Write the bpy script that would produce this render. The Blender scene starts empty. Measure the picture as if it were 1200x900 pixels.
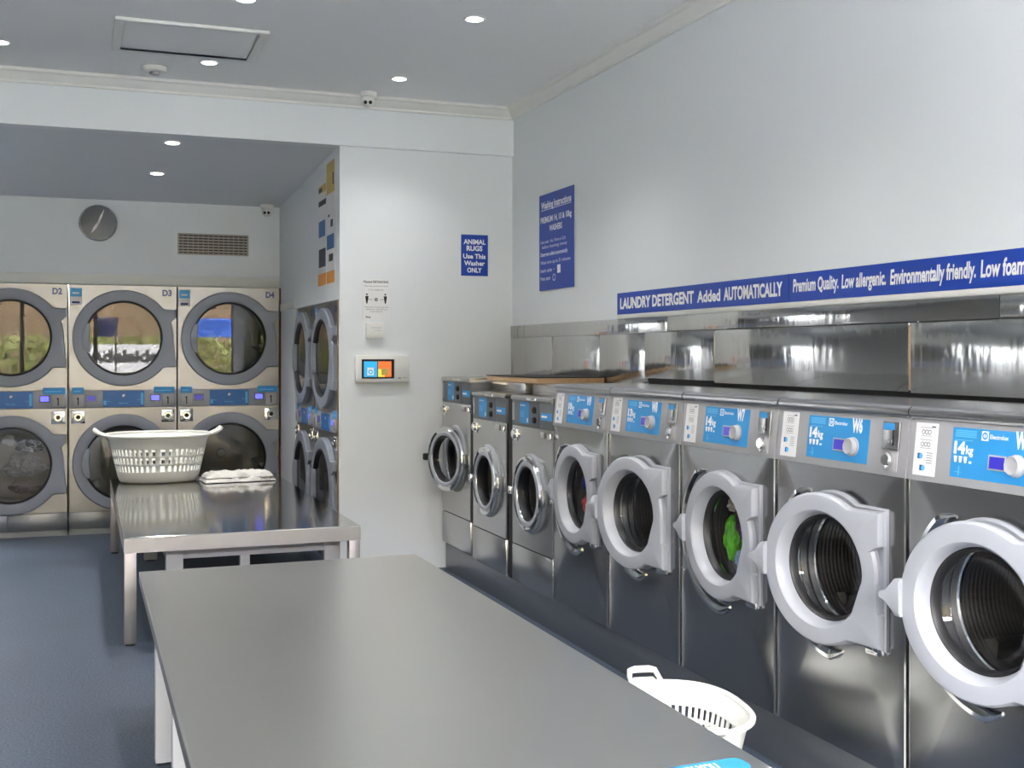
import bpy, bmesh, math, random
from mathutils import Vector, Matrix, noise
PI = math.pi
random.seed(7)
SC = bpy.context.scene
COL = SC.collection
def lin(c):
    c /= 255.0
    return c/12.92 if c <= .04045 else ((c+.055)/1.055)**2.4
def rgb(r, g, b): return (lin(r), lin(g), lin(b), 1)

# ------------------------------------------------------------------ materials
MATS = {}
def mat(name, col, rough=.5, metal=0, bump=0, bscale=200, stretch=(1,1,1), var=0, vscale=3, emit=0, ior=None, spec=None, rvar=0):
    if name in MATS: return MATS[name]
    m = bpy.data.materials.new(name); m.use_nodes = True
    nt = m.node_tree; N = nt.nodes; L = nt.links
    b = N['Principled BSDF']
    b.inputs['Base Color'].default_value = col
    b.inputs['Roughness'].default_value = rough
    b.inputs['Metallic'].default_value = metal
    if spec is not None: b.inputs['Specular IOR Level'].default_value = spec
    if emit:
        b.inputs['Emission Color'].default_value = col
        b.inputs['Emission Strength'].default_value = emit
    if bump or var or rvar:
        tc = N.new('ShaderNodeTexCoord'); mp = N.new('ShaderNodeMapping')
        L.new(tc.outputs['Object'], mp.inputs['Vector'])
        mp.inputs['Scale'].default_value = stretch
    if bump or rvar:
        nz = N.new('ShaderNodeTexNoise'); nz.inputs['Scale'].default_value = bscale
        nz.inputs['Detail'].default_value = 3
        L.new(mp.outputs[0], nz.inputs['Vector'])
    if bump:
        bp = N.new('ShaderNodeBump'); bp.inputs['Strength'].default_value = 1
        bp.inputs['Distance'].default_value = bump
        L.new(nz.outputs['Fac'], bp.inputs['Height']); L.new(bp.outputs[0], b.inputs['Normal'])
    if rvar:
        mr = N.new('ShaderNodeMapRange')
        mr.inputs['From Min'].default_value = .3; mr.inputs['From Max'].default_value = .7
        mr.inputs['To Min'].default_value = max(.02, rough-rvar); mr.inputs['To Max'].default_value = rough+rvar
        L.new(nz.outputs['Fac'], mr.inputs['Value']); L.new(mr.outputs[0], b.inputs['Roughness'])
    if var:
        n2 = N.new('ShaderNodeTexNoise'); n2.inputs['Scale'].default_value = vscale
        n2.inputs['Detail'].default_value = 4
        L.new(tc.outputs['Object'], n2.inputs['Vector'])
        mx = N.new('ShaderNodeMix'); mx.data_type = 'RGBA'
        mx.inputs[6].default_value = tuple(max(0, c*(1-var)) for c in col[:3])+(1,)
        mx.inputs[7].default_value = tuple(min(1, c*(1+var)) for c in col[:3])+(1,)
        L.new(n2.outputs['Fac'], mx.inputs[0]); L.new(mx.outputs[2], b.inputs['Base Color'])
    MATS[name] = m
    return m
def glass_mat(name, base=.05, ior=1.5, tint=(.9,.92,.93,1), rough=.01):
    if name in MATS: return MATS[name]
    m = bpy.data.materials.new(name); m.use_nodes = True
    nt = m.node_tree; N = nt.nodes; L = nt.links
    N.remove(N['Principled BSDF']); out = N['Material Output']
    tr = N.new('ShaderNodeBsdfTransparent'); tr.inputs[0].default_value = tint
    gl = N.new('ShaderNodeBsdfGlossy'); gl.inputs['Roughness'].default_value = rough
    fr = N.new('ShaderNodeLayerWeight'); fr.inputs['Blend'].default_value = .5
    pw = N.new('ShaderNodeMath'); pw.operation = 'POWER'; pw.inputs[1].default_value = ior
    ad = N.new('ShaderNodeMath'); ad.operation = 'MULTIPLY_ADD'; ad.use_clamp = True
    ad.inputs[1].default_value = 1-base; ad.inputs[2].default_value = base
    L.new(fr.outputs['Facing'], pw.inputs[0]); L.new(pw.outputs[0], ad.inputs[0])
    mx = N.new('ShaderNodeMixShader')
    L.new(ad.outputs[0], mx.inputs[0])
    L.new(tr.outputs[0], mx.inputs[1]); L.new(gl.outputs[0], mx.inputs[2])
    L.new(mx.outputs[0], out.inputs['Surface'])
    MATS[name] = m
    return m
def floor_mat():
    m = bpy.data.materials.new('speckled vinyl'); m.use_nodes = True
    nt = m.node_tree; N = nt.nodes; L = nt.links; b = N['Principled BSDF']
    tc = N.new('ShaderNodeTexCoord')
    n1 = N.new('ShaderNodeTexNoise'); n1.inputs['Scale'].default_value = 90; n1.inputs['Detail'].default_value = 4
    n2 = N.new('ShaderNodeTexNoise'); n2.inputs['Scale'].default_value = 1.3; n2.inputs['Detail'].default_value = 3
    for n in (n1, n2): L.new(tc.outputs['Object'], n.inputs['Vector'])
    r = N.new('ShaderNodeValToRGB')
    e = r.color_ramp.elements
    e[0].position = .36; e[0].color = rgb(54,64,79)
    e[1].position = .64; e[1].color = rgb(86,97,113)
    L.new(n1.outputs['Fac'], r.inputs[0])
    mx = N.new('ShaderNodeMix'); mx.data_type = 'RGBA'; mx.blend_type = 'MULTIPLY'; mx.inputs[0].default_value = .25
    L.new(r.outputs[0], mx.inputs[6]); L.new(n2.outputs['Fac'], mx.inputs[7])
    L.new(mx.outputs[2], b.inputs['Base Color'])
    b.inputs['Roughness'].default_value = .5; b.inputs['Specular IOR Level'].default_value = .35
    return m
M_WALL = mat('white wall paint', rgb(222,226,228), .6, bump=.0004, bscale=120)
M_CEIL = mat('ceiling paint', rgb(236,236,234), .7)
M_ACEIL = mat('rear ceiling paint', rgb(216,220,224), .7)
M_TRIM = mat('gloss white trim', rgb(222,222,217), .4)
M_DARKWALL = mat('slate wall paint', rgb(158,158,158), .6)
M_FLOOR = floor_mat()
M_STEEL = mat('brushed steel', (.53,.53,.525,1), .27, 1, bump=.0008, bscale=2.0)
M_WSTEEL = mat('washer front steel', (.36,.36,.362,1), .25, 1, bump=.0012, bscale=2.5)
M_DSTEEL = mat('dryer front steel', (.27,.26,.252,1), .36, 1, bump=.001, bscale=2.5)
M_SHEET = mat('wavy steel sheet', (.55,.55,.54,1), .13, 1, bump=.006, bscale=1.1, stretch=(1,6,1.6))
M_TABLE = mat('table steel', (.64,.635,.615,1), .3, 1, bscale=1.5, stretch=(2,1,1), rvar=.012)
M_TABLE2 = mat('polished table steel', (.56,.56,.55,1), .11, 1, bscale=1.5, stretch=(2,1,1), rvar=.01)
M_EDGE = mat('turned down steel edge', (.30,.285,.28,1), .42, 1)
M_CHROME = mat('chrome', (.78,.78,.77,1), .09, 1)
M_SILVER = mat('silver plastic panel', rgb(166,166,168), .42)
M_PLASTIC = mat('pale grey door plastic', rgb(162,165,172), .38)
M_PLASTIC2 = mat('mid grey door plastic', rgb(152,155,162), .4)
M_DRYERPL = mat('slate grey dryer plastic', rgb(134,140,152), .42)
M_RUBBER = mat('black rubber', rgb(24,24,27), .45)
M_BLACK = mat('black', rgb(14,14,15), .6)
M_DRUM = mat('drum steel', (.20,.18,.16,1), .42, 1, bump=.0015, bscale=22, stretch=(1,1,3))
M_GALV = mat('galvanised drum', rgb(150,148,142), .5, .5, bump=.002, bscale=60)
M_BLUE = mat('control blue', rgb(46,142,204), .45)
M_LBLUE = mat('light blue print', rgb(96,184,232), .5)
M_DBLUE = mat('dryer control blue', rgb(20,98,166), .4)
M_SIGN = mat('sign blue', rgb(12,62,164), .4)
M_WHITE = mat('white print', rgb(238,238,238), .5)
M_PAPER = mat('paper', rgb(226,226,226), .6)
M_INK = mat('grey ink', rgb(70,72,80), .6)
M_INKB = mat('blue ink', rgb(40,90,160), .6)
M_NAVY = mat('navy print', rgb(34,50,104), .5)
M_DISPLAY = mat('lit blue display', rgb(44,40,150), .3, emit=.25)
M_DISPLAY2 = mat('lit violet display', rgb(70,74,230), .3, emit=.9)
M_DPANEL = mat('dark grey panel', rgb(92,95,99), .4)
M_PLINTH = mat('blue grey plinth steel', (.20,.215,.24,1), .34, .75)
M_WOOD = mat('pine edge', rgb(205,170,128), .5, var=.2, vscale=20)
M_WOOD2 = mat('brown timber', rgb(120,84,52), .6, var=.3, vscale=18)
M_BASKET = mat('white basket plastic', rgb(232,232,226), .4)
M_LEGW = mat('white leg paint', rgb(180,181,184), .45)
M_LEGS = mat('steel leg', rgb(150,146,146), .38, .75)
M_GLASS = glass_mat('washer door glass', .035, 5, (.86,.87,.88,1))
M_GLASSD = glass_mat('dryer door glass', .035, 5, (.82,.83,.84,1))
M_GLASSR = glass_mat('reflective dryer glass', .055, 5, (.6,.61,.63,1))
M_PANE = glass_mat('shop window pane', .03, 5, (.96,.96,.96,1))
M_LAMP = mat('downlight disc', (1,.98,.94,1), .5, emit=9)
M_ORANGE = mat('orange print', rgb(226,150,56), .5)
M_GOLD = mat('gold print', rgb(206,178,96), .5)
M_TEAL = mat('teal tile', rgb(30,140,190), .4, emit=.35)
M_TILEO = mat('orange tile', rgb(222,96,40), .4, emit=.35)
M_TILEY = mat('yellow tile', rgb(226,186,50), .4, emit=.35)
M_CLOCK = mat('clock face', rgb(92,95,99), .3)

# ------------------------------------------------------------------ mesh helpers
def new(): return bmesh.new()
def box(bm, x0, x1, y0, y1, z0, z1, bev=0, mi=0, seg=2):
    r = bmesh.ops.create_cube(bm, size=1)
    vs = r['verts']
    for v in vs:
        v.co = Vector((x0 if v.co.x < 0 else x1, y0 if v.co.y < 0 else y1, z0 if v.co.z < 0 else z1))
    fs = {f for v in vs for f in v.link_faces}
    for f in fs: f.material_index = mi
    if bev:
        es = {e for v in vs for e in v.link_edges}
        r = bmesh.ops.bevel(bm, geom=list(es), offset=bev, segments=seg, affect='EDGES', profile=.5)
        for f in r['faces']: f.material_index = mi
def loft(bm, rings, mi=0, cap0=False, cap1=False, closed=True):
    R = [[bm.verts.new(p) for p in r] for r in rings]
    n = len(R[0])
    for a, b in zip(R, R[1:]):
        for i in range(n if closed else n-1):
            j = (i+1) % n
            try: f = bm.faces.new((a[i], a[j], b[j], b[i])); f.material_index = mi
            except ValueError: pass
    if cap0: bm.faces.new(R[0][::-1]).material_index = mi
    if cap1: bm.faces.new(R[-1]).material_index = mi
    return R
def circ(r, y, cx=0, cz=0, n=64, rx=None):
    rx = rx or r
    return [(cx+rx*math.cos(2*PI*i/n), y, cz+r*math.sin(2*PI*i/n)) for i in range(n)]
def lathe_y(bm, prof, cx=0, cz=0, n=64, mi=0, cap0=False, cap1=False):
    """prof: (radius, y) list turned about the axis x=cx, z=cz."""
    loft(bm, [circ(r, y, cx, cz, n) for r, y in prof], mi, cap0, cap1)
def lathe_z(bm, prof, cx=0, cy=0, n=48, mi=0, cap0=False, cap1=False):
    loft(bm, [[(cx+r*math.cos(2*PI*i/n), cy+r*math.sin(2*PI*i/n), z) for i in range(n)] for r, z in prof], mi, cap0, cap1)
def rect_ring(x0, x1, y, z0, z1, cx, cz, n=64):
    out = []
    angs = [2*PI*i/n for i in range(n)]
    for a in angs:
        c, s = math.cos(a), math.sin(a)
        t = 1e9
        if c > 1e-9: t = min(t, (x1-cx)/c)
        if c < -1e-9: t = min(t, (x0-cx)/c)
        if s > 1e-9: t = min(t, (z1-cz)/s)
        if s < -1e-9: t = min(t, (z0-cz)/s)
        out.append([cx+t*c, y, cz+t*s])
    for (X, Z) in ((x0,z0),(x0,z1),(x1,z0),(x1,z1)):
        a = math.atan2(Z-cz, X-cx) % (2*PI)
        k = round(a/(2*PI)*n) % n
        out[k] = [X, y, Z]
    return [tuple(p) for p in out]
def prism_x(bm, poly, x0, x1, mi=0):
    """poly: (y,z) outline pushed along x."""
    loft(bm, [[(x0, y, z) for y, z in poly], [(x1, y, z) for y, z in poly]], mi, True, True)
def tube(bm, pts, r, n=10, mi=0, closed=False):
    P = [Vector(p) for p in pts]; m = len(P); rings = []
    for i in range(m):
        if closed: t = P[(i+1) % m]-P[i-1]
        else: t = P[min(i+1, m-1)]-P[max(i-1, 0)]
        t.normalize()
        up = Vector((0,0,1)) if abs(t.z) < .9 else Vector((1,0,0))
        a = t.cross(up).normalized(); b = t.cross(a)
        rr = r[i] if isinstance(r, (list, tuple)) else r
        rings.append([P[i]+a*rr*math.cos(2*PI*k/n)+b*rr*math.sin(2*PI*k/n) for k in range(n)])
    if closed: rings.append(rings[0])
    loft(bm, rings, mi, not closed, not closed)
def obj(name, bm, mats, parent=None, smooth=35, loc=None, rot=None):
    if isinstance(bm, bpy.types.Mesh): me = bm
    else:
        bmesh.ops.remove_doubles(bm, verts=bm.verts, dist=1e-5)
        bmesh.ops.recalc_face_normals(bm, faces=bm.faces)
        me = bpy.data.meshes.new(name); bm.to_mesh(me); bm.free()
        for m in (mats if isinstance(mats, (list, tuple)) else [mats]): me.materials.append(m)
        if smooth:
            me.polygons.foreach_set('use_smooth', [True]*len(me.polygons))
            me.set_sharp_from_angle(angle=math.radians(smooth))
    o = bpy.data.objects.new(name, me); COL.objects.link(o)
    if parent is not None: o.parent = parent
    if loc is not None: o.location = loc
    if rot is not None: o.rotation_euler = rot
    return o
def tag(o, label, cat, group=None, kind=None):
    o['label'] = label
    if cat: o['category'] = cat
    if group: o['group'] = group
    if kind: o['kind'] = kind
    return o
def thing(name, label, cat, loc=(0,0,0), rz=0, group=None):
    o = bpy.data.objects.new(name, None); COL.objects.link(o)
    o.location = loc; o.rotation_euler = (0,0,rz); o.empty_display_size = .1
    return tag(o, label, cat, group)
def struct(name, bm, m, smooth=35):
    o = obj(name, bm, m, None, smooth); o['kind'] = 'structure'; return o
CACHE = {}
def cached(key, name, build, mats, parent, smooth=35, loc=None, rot=None):
    """first call builds the mesh; every later machine gets its own object on the same mesh."""
    if key in CACHE: return obj(name, CACHE[key], None, parent, 0, loc, rot)
    o = obj(name, build(), mats, parent, smooth, loc, rot)
    CACHE[key] = o.data
    return o

# flat print: decals are laid out in a plane (x right, y up, z out) then placed with a matrix
_tc = {}
def text_geo(s, bold, shear):
    k = (s, bold, shear)
    if k not in _tc:
        c = bpy.data.curves.new('t', 'FONT'); c.body = s; c.size = 1; c.offset = bold; c.shear = shear
        c.resolution_u = 3
        o = bpy.data.objects.new('t', c); COL.objects.link(o)
        dg = bpy.context.evaluated_depsgraph_get(); dg.update()
        me = bpy.data.meshes.new_from_object(o.evaluated_get(dg))
        vs = [tuple(v.co) for v in me.vertices]; fs = [tuple(p.vertices) for p in me.polygons]
        bpy.data.objects.remove(o); bpy.data.curves.remove(c); bpy.data.meshes.remove(me)
        _tc[k] = (vs, fs)
    return _tc[k]
class Print:
    def __init__(self): self.bm = new()
    def rect(self, x0, x1, y0, y1, z=0, mi=0):
        b = self.bm
        f = b.faces.new([b.verts.new(p) for p in ((x0,y0,z),(x1,y0,z),(x1,y1,z),(x0,y1,z))]); f.material_index = mi
    def slab(self, x0, x1, y0, y1, z0, z1, mi=0, bev=0): box(self.bm, x0, x1, y0, y1, z0, z1, bev, mi)
    def disc(self, cx, cy, r, z=0, mi=0, n=24, r2=None):
        b = self.bm; r2 = r2 or r
        f = b.faces.new([b.verts.new((cx+r*math.cos(2*PI*i/n), cy+r2*math.sin(2*PI*i/n), z)) for i in range(n)]); f.material_index = mi
    def poly(self, pts, z=0, mi=0):
        b = self.bm; f = b.faces.new([b.verts.new((x,y,z)) for x,y in pts]); f.material_index = mi
    def ring(self, cx, cy, r0, r1, z=0, mi=0, n=28):
        b = self.bm
        A = [b.verts.new((cx+r0*math.cos(2*PI*i/n), cy+r0*math.sin(2*PI*i/n), z)) for i in range(n)]
        B = [b.verts.new((cx+r1*math.cos(2*PI*i/n), cy+r1*math.sin(2*PI*i/n), z)) for i in range(n)]
        for i in range(n):
            j = (i+1) % n; f = b.faces.new((A[i],B[i],B[j],A[j])); f.material_index = mi
    def text(self, s, x0, x1, y0, h, z=.0008, mi=0, bold=0, shear=0, center=False):
        """cap height h; squeezed or stretched to x0..x1 (x1 None: natural width)."""
        vs, fs = text_geo(s, bold, shear)
        xa = min(v[0] for v in vs); xb = max(v[0] for v in vs)
        sy = h/.70
        sx = sy if x1 is None else (x1-x0)/(xb-xa)
        off = x0-xa*sx
        if center: off = x0-(xa+xb)/2*sx
        V = [self.bm.verts.new((off+v[0]*sx, y0+v[1]*sy, z)) for v in vs]
        for f in fs:
            try: self.bm.faces.new([V[i] for i in f]).material_index = mi
            except ValueError: pass
    def done(self, name, mats, parent, M):
        self.bm.transform(M)
        me = bpy.data.meshes.new(name); self.bm.to_mesh(me); self.bm.free()
        for m in mats: me.materials.append(m)
        o = bpy.data.objects.new(name, me); COL.objects.link(o)
        if parent is not None: o.parent = parent
        return o
def frame(origin, ex, ey):
    ex = Vector(ex).normalized(); ey = Vector(ey).normalized(); ez = ex.cross(ey)
    M = Matrix((ex, ey, ez)).transposed().to_4x4(); M.translation = Vector(origin)
    return M
FRONT = ((1,0,0), (0,0,1))                 # print facing -Y
RIGHTWALL = ((0,-1,0), (0,0,1))            # print on the right wall, facing -X
def ray_outline(r, xmax, t0, t1, n=160, k=1.0):
    """ring outline with two hinge tabs on the right between heights t0 and t1 (and their mirror)."""
    out = []
    angs = sorted([2*PI*i/n for i in range(n)] + [s*math.atan2(t, xmax)+d for t, d0 in ((t0,-.004),(t1,.0)) for s in (1,-1) for d in (d0*s,)])
    for a in angs:
        c, s = math.cos(a), math.sin(a); rr = r
        if c > 0:
            zz = abs(xmax*s/c)
            if zz <= t1+1e-6: rr = xmax/c if zz >= t0-1e-6 else max(r, 0)
            elif abs(s) > 1e-6:
                q = t1/abs(s)
                if q > r and q*c <= xmax+1e-6: rr = q
        out.append((rr*c*k, rr*s*k))
    return out
def ring_pts(ol, y, cz=0, cx=0, inset=0):
    pts = []
    for x, z in ol:
        L = math.hypot(x, z); f = (L-inset)/L
        pts.append((cx+x*f, y, cz+z*f))
    return pts
def circ_like(ol, r, y, cz=0, cx=0):
    return [(cx+r*x/math.hypot(x,z), y, cz+r*z/math.hypot(x,z)) for x, z in ol]

# ------------------------------------------------------------------ key measures (metres; camera stands over the origin)
CAMZ = 1.68
XF, XR = 2.64, 3.25            # washer fronts / right wall
YP, YD, YB = 8.62, 11.36, 11.45 # pillar wall / dryer fronts / wall above the dryers
XA = 1.845                     # alcove side wall
XL, YF = -2.7, -2.3            # left wall, shop front
ZC, ZB = 3.645, 3.268          # ceiling, beam underside
TOPZ = .625                    # folding table tops

# ------------------------------------------------------------------ the setting
bm = new(); box(bm, XL-.1, XR+.1, YF-.05, 12.4, -.1, 0); struct('floor', bm, M_FLOOR)
bm = new(); box(bm, XR, XR+.12, YF, YP+.12, 0, ZC); struct('wall_right', bm, M_WALL)
bm = new(); box(bm, XA, XR, YP, YP+.1, 0, ZC); struct('wall_back', bm, M_WALL)
bm = new(); box(bm, XL-.12, XL, YF, 12.35, 0, ZC); struct('wall_left', bm, M_DARKWALL)
bm = new(); box(bm, XL-.1, XR+.1, YF, YP+.1, ZC, ZC+.1); struct('ceiling', bm, M_CEIL)
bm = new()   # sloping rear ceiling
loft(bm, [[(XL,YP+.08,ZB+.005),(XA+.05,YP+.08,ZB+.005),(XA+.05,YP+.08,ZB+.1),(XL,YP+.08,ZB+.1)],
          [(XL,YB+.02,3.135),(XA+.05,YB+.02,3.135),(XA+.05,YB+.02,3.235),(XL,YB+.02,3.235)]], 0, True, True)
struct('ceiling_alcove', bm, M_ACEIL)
bm = new(); box(bm, XL, XR, YP-.03, YP+.1, ZB, ZC); struct('wall_beam', bm, M_WALL)
# alcove: wall above dryers, wall behind them, side wall over the side dryers
bm = new(); box(bm, XL, XA+.1, YB, YB+.1, 2.33, 3.3); struct('wall_alcove_back', bm, M_WALL)
bm = new(); box(bm, XL, XA+1.0, 12.3, 12.4, 0, 3.3); struct('wall_rear', bm, M_WALL)
bm = new()
box(bm, XA, XA+.1, YP+.1, YB+.1, 2.10, 3.35)
box(bm, XA, XA+.06, 10.56, YB+.1, 0, 2.10)
struct('wall_alcove_side', bm, M_WALL)
bm = new(); box(bm, XA+.95, XA+1.0, YP+.1, 12.3, 0, 3.3); struct('wall_service', bm, M_DARKWALL)
# shop front with windows
bm = new()
box(bm, XL, XR, YF-.12, YF, 0, .35); box(bm, XL, XR, YF-.12, YF, 3.05, ZC)
box(bm, XL, XL+.2, YF-.12, YF, .35, 3.05); box(bm, XR-.2, XR, YF-.12, YF, .35, 3.05)
struct('wall_front', bm, M_WALL)
M_FRAME = mat('dark window frame', rgb(60,62,64), .4, .5)
for k in range(4):
    x0 = XL+.2+k*(XR-XL-.4)/4; x1 = x0+(XR-XL-.4)/4
    bm = new()
    box(bm, x0, x0+.04, YF-.1, YF-.04, .35, 3.05); box(bm, x1-.04, x1, YF-.1, YF-.04, .35, 3.05)
    box(bm, x0+.04, x1-.04, YF-.1, YF-.04, .35, .40); box(bm, x0+.04, x1-.04, YF-.1, YF-.04, 3.0, 3.05)
    w = struct('window_%d' % (k+1), bm, M_FRAME)
    bm = new(); box(bm, x0+.04, x1-.04, YF-.073, YF-.067, .40, 3.0); obj('pane', bm, M_PANE, w)
# mouldings
def cornice(name, p0, p1, inward):
    """stepped cornice profile between two ceiling points, 'inward' points into the room."""
    prof = [(0,-.09),(.022,-.09),(.022,-.072),(.045,-.055),(.065,-.026),(.085,-.02),(.085,0),(0,0)]
    bm = new(); P0 = Vector(p0); P1 = Vector(p1); I = Vector(inward)
    loft(bm, [[P+I*a+Vector((0,0,b)) for a, b in prof] for P in (P0, P1)], 0, True, True)
    return struct(name, bm, M_TRIM)
cornice('trim_1', (XL, YP-.03, ZC), (XR-.02, YP-.03, ZC), (0,-1,0))
cornice('trim_2', (XR, YF, ZC), (XR, YP-.03, ZC), (-1,0,0))
bm = new(); box(bm, XL, XA-.01, YB-.03, YB, 2.335, 2.43, .004); struct('trim_3', bm, M_TRIM)
bm = new(); box(bm, XA-.008, XA+.05, 10.56, YB-.06, 2.10, 2.17, .004); struct('trim_4', bm, M_TRIM)
bm = new(); box(bm, XA-.012, XA-.001, YD-.005, YD+.05, 0, 2.33); o = struct('trim_5', bm, M_WOOD2)
bm = new(); box(bm, XA-.006, XA+.05, YP+.04, YP+.068, 0, 2.1); struct('trim_6', bm, M_WOOD2)
# ceiling hatch
h = thing('ceiling_hatch', 'white framed access hatch in the main ceiling near the smoke detector', 'hatch', (.63, 7.40, ZC))
def hatch_frame():
    bm = new(); X, Y, w, t = .445, .375, .05, .02
    box(bm, -X, X, -Y, -Y+w, -t, 0, .004); box(bm, -X, X, Y-w, Y, -t, 0, .004)
    box(bm, -X, -X+w, -Y+w, Y-w, -t, 0, .004); box(bm, X-w, X, -Y+w, Y-w, -t, 0, .004); return bm
obj('hatch_frame', hatch_frame(), M_TRIM, h)
bm = new(); box(bm, -.39, .39, -.32, .32, -.006, 0); obj('hatch_panel', bm, M_CEIL, h)

# ------------------------------------------------------------------ lights in the ceiling
def downlight(x, y, z, label, power=42, tilt=0):
    t = thing('downlight', label, 'downlight', (x, y, z), 0, 'round ceiling downlights')
    t.rotation_euler = (tilt, 0, 0)
    def rim():
        bm = new(); lathe_z(bm, [(.048,-.001),(.050,-.006),(.060,-.008),(.066,-.003),(.066,0)], n=32); return bm
    cached('dlrim', 'bezel', rim, M_TRIM, t)
    def disc():
        bm = new(); lathe_z(bm, [(.048,-.001),(.046,-.004),(.02,-.005)], n=32, cap1=True); return bm
    cached('dldisc', 'diffuser', disc, M_LAMP, t)
    ld = bpy.data.lights.new('downlight_lamp', 'SPOT'); ld.energy = power; ld.color = (1,.98,.945)
    ld.spot_size = math.radians(115); ld.spot_blend = 1.0; ld.shadow_soft_size = .05
    lo = bpy.data.objects.new('downlight_lamp', ld); COL.objects.link(lo); lo.parent = t; lo.location = (0,0,-.02)
    return t

# ------------------------------------------------------------------ shared machine bits
def drum_bm(r, depth, cz, y0=.04, ribs=20):
    bm = new(); prof = [(r, y0)]
    for i in range(ribs):
        a = y0+(depth-y0)*(i+.3)/ribs; b = y0+(depth-y0)*(i+.7)/ribs
        prof += [(r, a), (r+.0012, a+.003), (r+.0012, b), (r, b+.004)]
    prof += [(r, depth), (r*.93, depth+.02), (r*.55, depth+.03), (r*.5, depth+.02), (r*.12, depth+.02), (r*.1, depth-.01)]
    lathe_y(bm, prof, 0, cz, 64, cap1=True)
    for k in range(3):   # lifting vanes
        a = PI/2+k*2*PI/3+.3
        c, s = math.cos(a), math.sin(a); tx, tz = -s, c
        base = [(c*r*1.0+tx*.04, s*r+tz*.04), (c*r*.8+tx*.008, s*r*.8+tz*.008), (c*r*.8-tx*.008, s*r*.8-tz*.008), (c*r-tx*.04, s*r-tz*.04)]
        loft(bm, [[(x, y, cz+z) for x, z in base] for y in (y0+.06, depth-.01)], 0, True, True)
    return bm
def bowl_bm(r, y, depth, cz=0, cx=0):
    bm = new(); prof = []
    for i in range(9):
        t = i/8*PI/2
        prof.append((r*math.cos(t)+.004, y+depth*math.sin(t)**1.3))
    lathe_y(bm, [(r*1.02, y-.004)]+prof[:-1], cx, cz, 48, cap1=True)
    return bm
def rounded_bar(bm, r0, r1, a0, a1, y0, y1, cz=0, n=14, mi=0):
    rings = []
    for i in range(n+1):
        a = a0+(a1-a0)*i/n; e = math.sin(PI*i/n)**.35 if 0 < i < n else .15
        m = (r0+r1)/2; d = (r1-r0)/2*e
        c, s = math.cos(a), math.sin(a)
        rings.append([((m-d)*c, y1, cz+(m-d)*s), ((m-d*.8)*c, y0, cz+(m-d*.8)*s), ((m+d*.8)*c, y0, cz+(m+d*.8)*s), ((m+d)*c, y1, cz+(m+d)*s)])
    loft(bm, rings, mi, True, True)

# ------------------------------------------------------------------ large washers
BW, BZ, BCZ, BH = .775, .21, .677, 1.045
def big_body():
    bm = new(); n = 96; w = BW/2
    loft(bm, [rect_ring(-w,w,.56,0,BH,0,BCZ,n), rect_ring(-w,w,.008,0,BH,0,BCZ,n), rect_ring(-w+.003,w-.003,.002,.003,BH,0,BCZ,n),
              rect_ring(-w+.008,w-.008,0,.008,BH,0,BCZ,n), circ(.268,0,0,BCZ,n), circ(.262,.005,0,BCZ,n), circ(.262,.05,0,BCZ,n)])
    return bm
def big_edge():
    bm = new(); w = BW/2
    box(bm, w-.006, w+.003, -.003, .012, 0, BH); return bm
def big_top():
    bm = new(); w = BW/2
    prism_x(bm, [(.016,1.252),(.008,1.262),(.006,1.272),(.010,1.283),(.022,1.291),(.06,1.293),(.56,1.293),(.56,1.045),(.05,1.045),(.05,1.252)], -w-.002, w+.002)
    return bm
PANL = math.hypot(.022, .205)
PANM = frame((0,-.0042,1.049), (1,0,0), (0,.0225,.197))
def big_panel():
    bm = new(); w = BW/2+.002
    prism_x(bm, [(-.002,1.045),(-.004,1.05),(.0185,1.247),(.024,1.252),(.052,1.252),(.052,1.045)], -w, w); return bm
OLB = ray_outline(.28, .292, .115, .24)
def big_surround():
    bm = new(); ol = ray_outline(.285, .30, .0, .25)
    loft(bm, [ring_pts(ol, 0, BCZ), ring_pts(ol, -.010, BCZ), ring_pts(ol, -.016, BCZ, inset=.008), circ_like(ol, .245, -.016, BCZ), circ_like(ol, .235, -.008, BCZ), circ_like(ol, .235, .03, BCZ)])
    return bm
def big_chrome():
    bm = new(); pts = []
    prof = [(.350,0),(.353,-.014),(.346,-.024),(.330,-.027),(.312,-.018),(.305,0)]; n = 60
    rings = []
    for i in range(n+1):
        a = math.radians(120+158*i/n); k = min(1, .25+i/5, .25+(n-i)/5)
        rings.append([((.305+(r-.305)*k)*math.cos(a), y*k, BCZ+(.305+(r-.305)*k)*math.sin(a)) for r, y in prof])
    loft(bm, rings, 0, True, True); return bm
def big_gasket():
    bm = new(); lathe_y(bm, [(.264,.006),(.235,-.0),(.222,.0),(.214,.02),(.222,.035),(.212,.05),(.224,.07),(.262,.075)], 0, BCZ, 64); return bm
def big_gasket_bead():
    bm = new(); lathe_y(bm, [(.216,.052),(.208,.058),(.206,.066),(.214,.072)], 0, BCZ, 64); return bm
HX = .27     # hinge
def big_door():
    bm = new(); c = -HX; ol = OLB
    loft(bm, [ring_pts(ol, -.018, 0, c), ring_pts(ol, -.036, 0, c), ring_pts(ol, -.047, 0, c, .008), ring_pts(ol, -.050, 0, c, .020),
              circ_like(ol, .217, -.048, 0, c), circ_like(ol, .209, -.041, 0, c), circ_like(ol, .196, .010, 0, c), circ_like(ol, .201, .014, 0, c), circ_like(ol, .22, -.015, 0, c)])
    return bm
def big_door_seal():
    bm = new(); lathe_y(bm, [(.1985,.006),(.192,.004),(.186,.012),(.180,.034),(.186,.042),(.197,.024)], -HX, 0, 64); return bm
def big_glass(dep=.075): return bowl_bm(.1805, .026, dep, 0, -HX)
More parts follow.
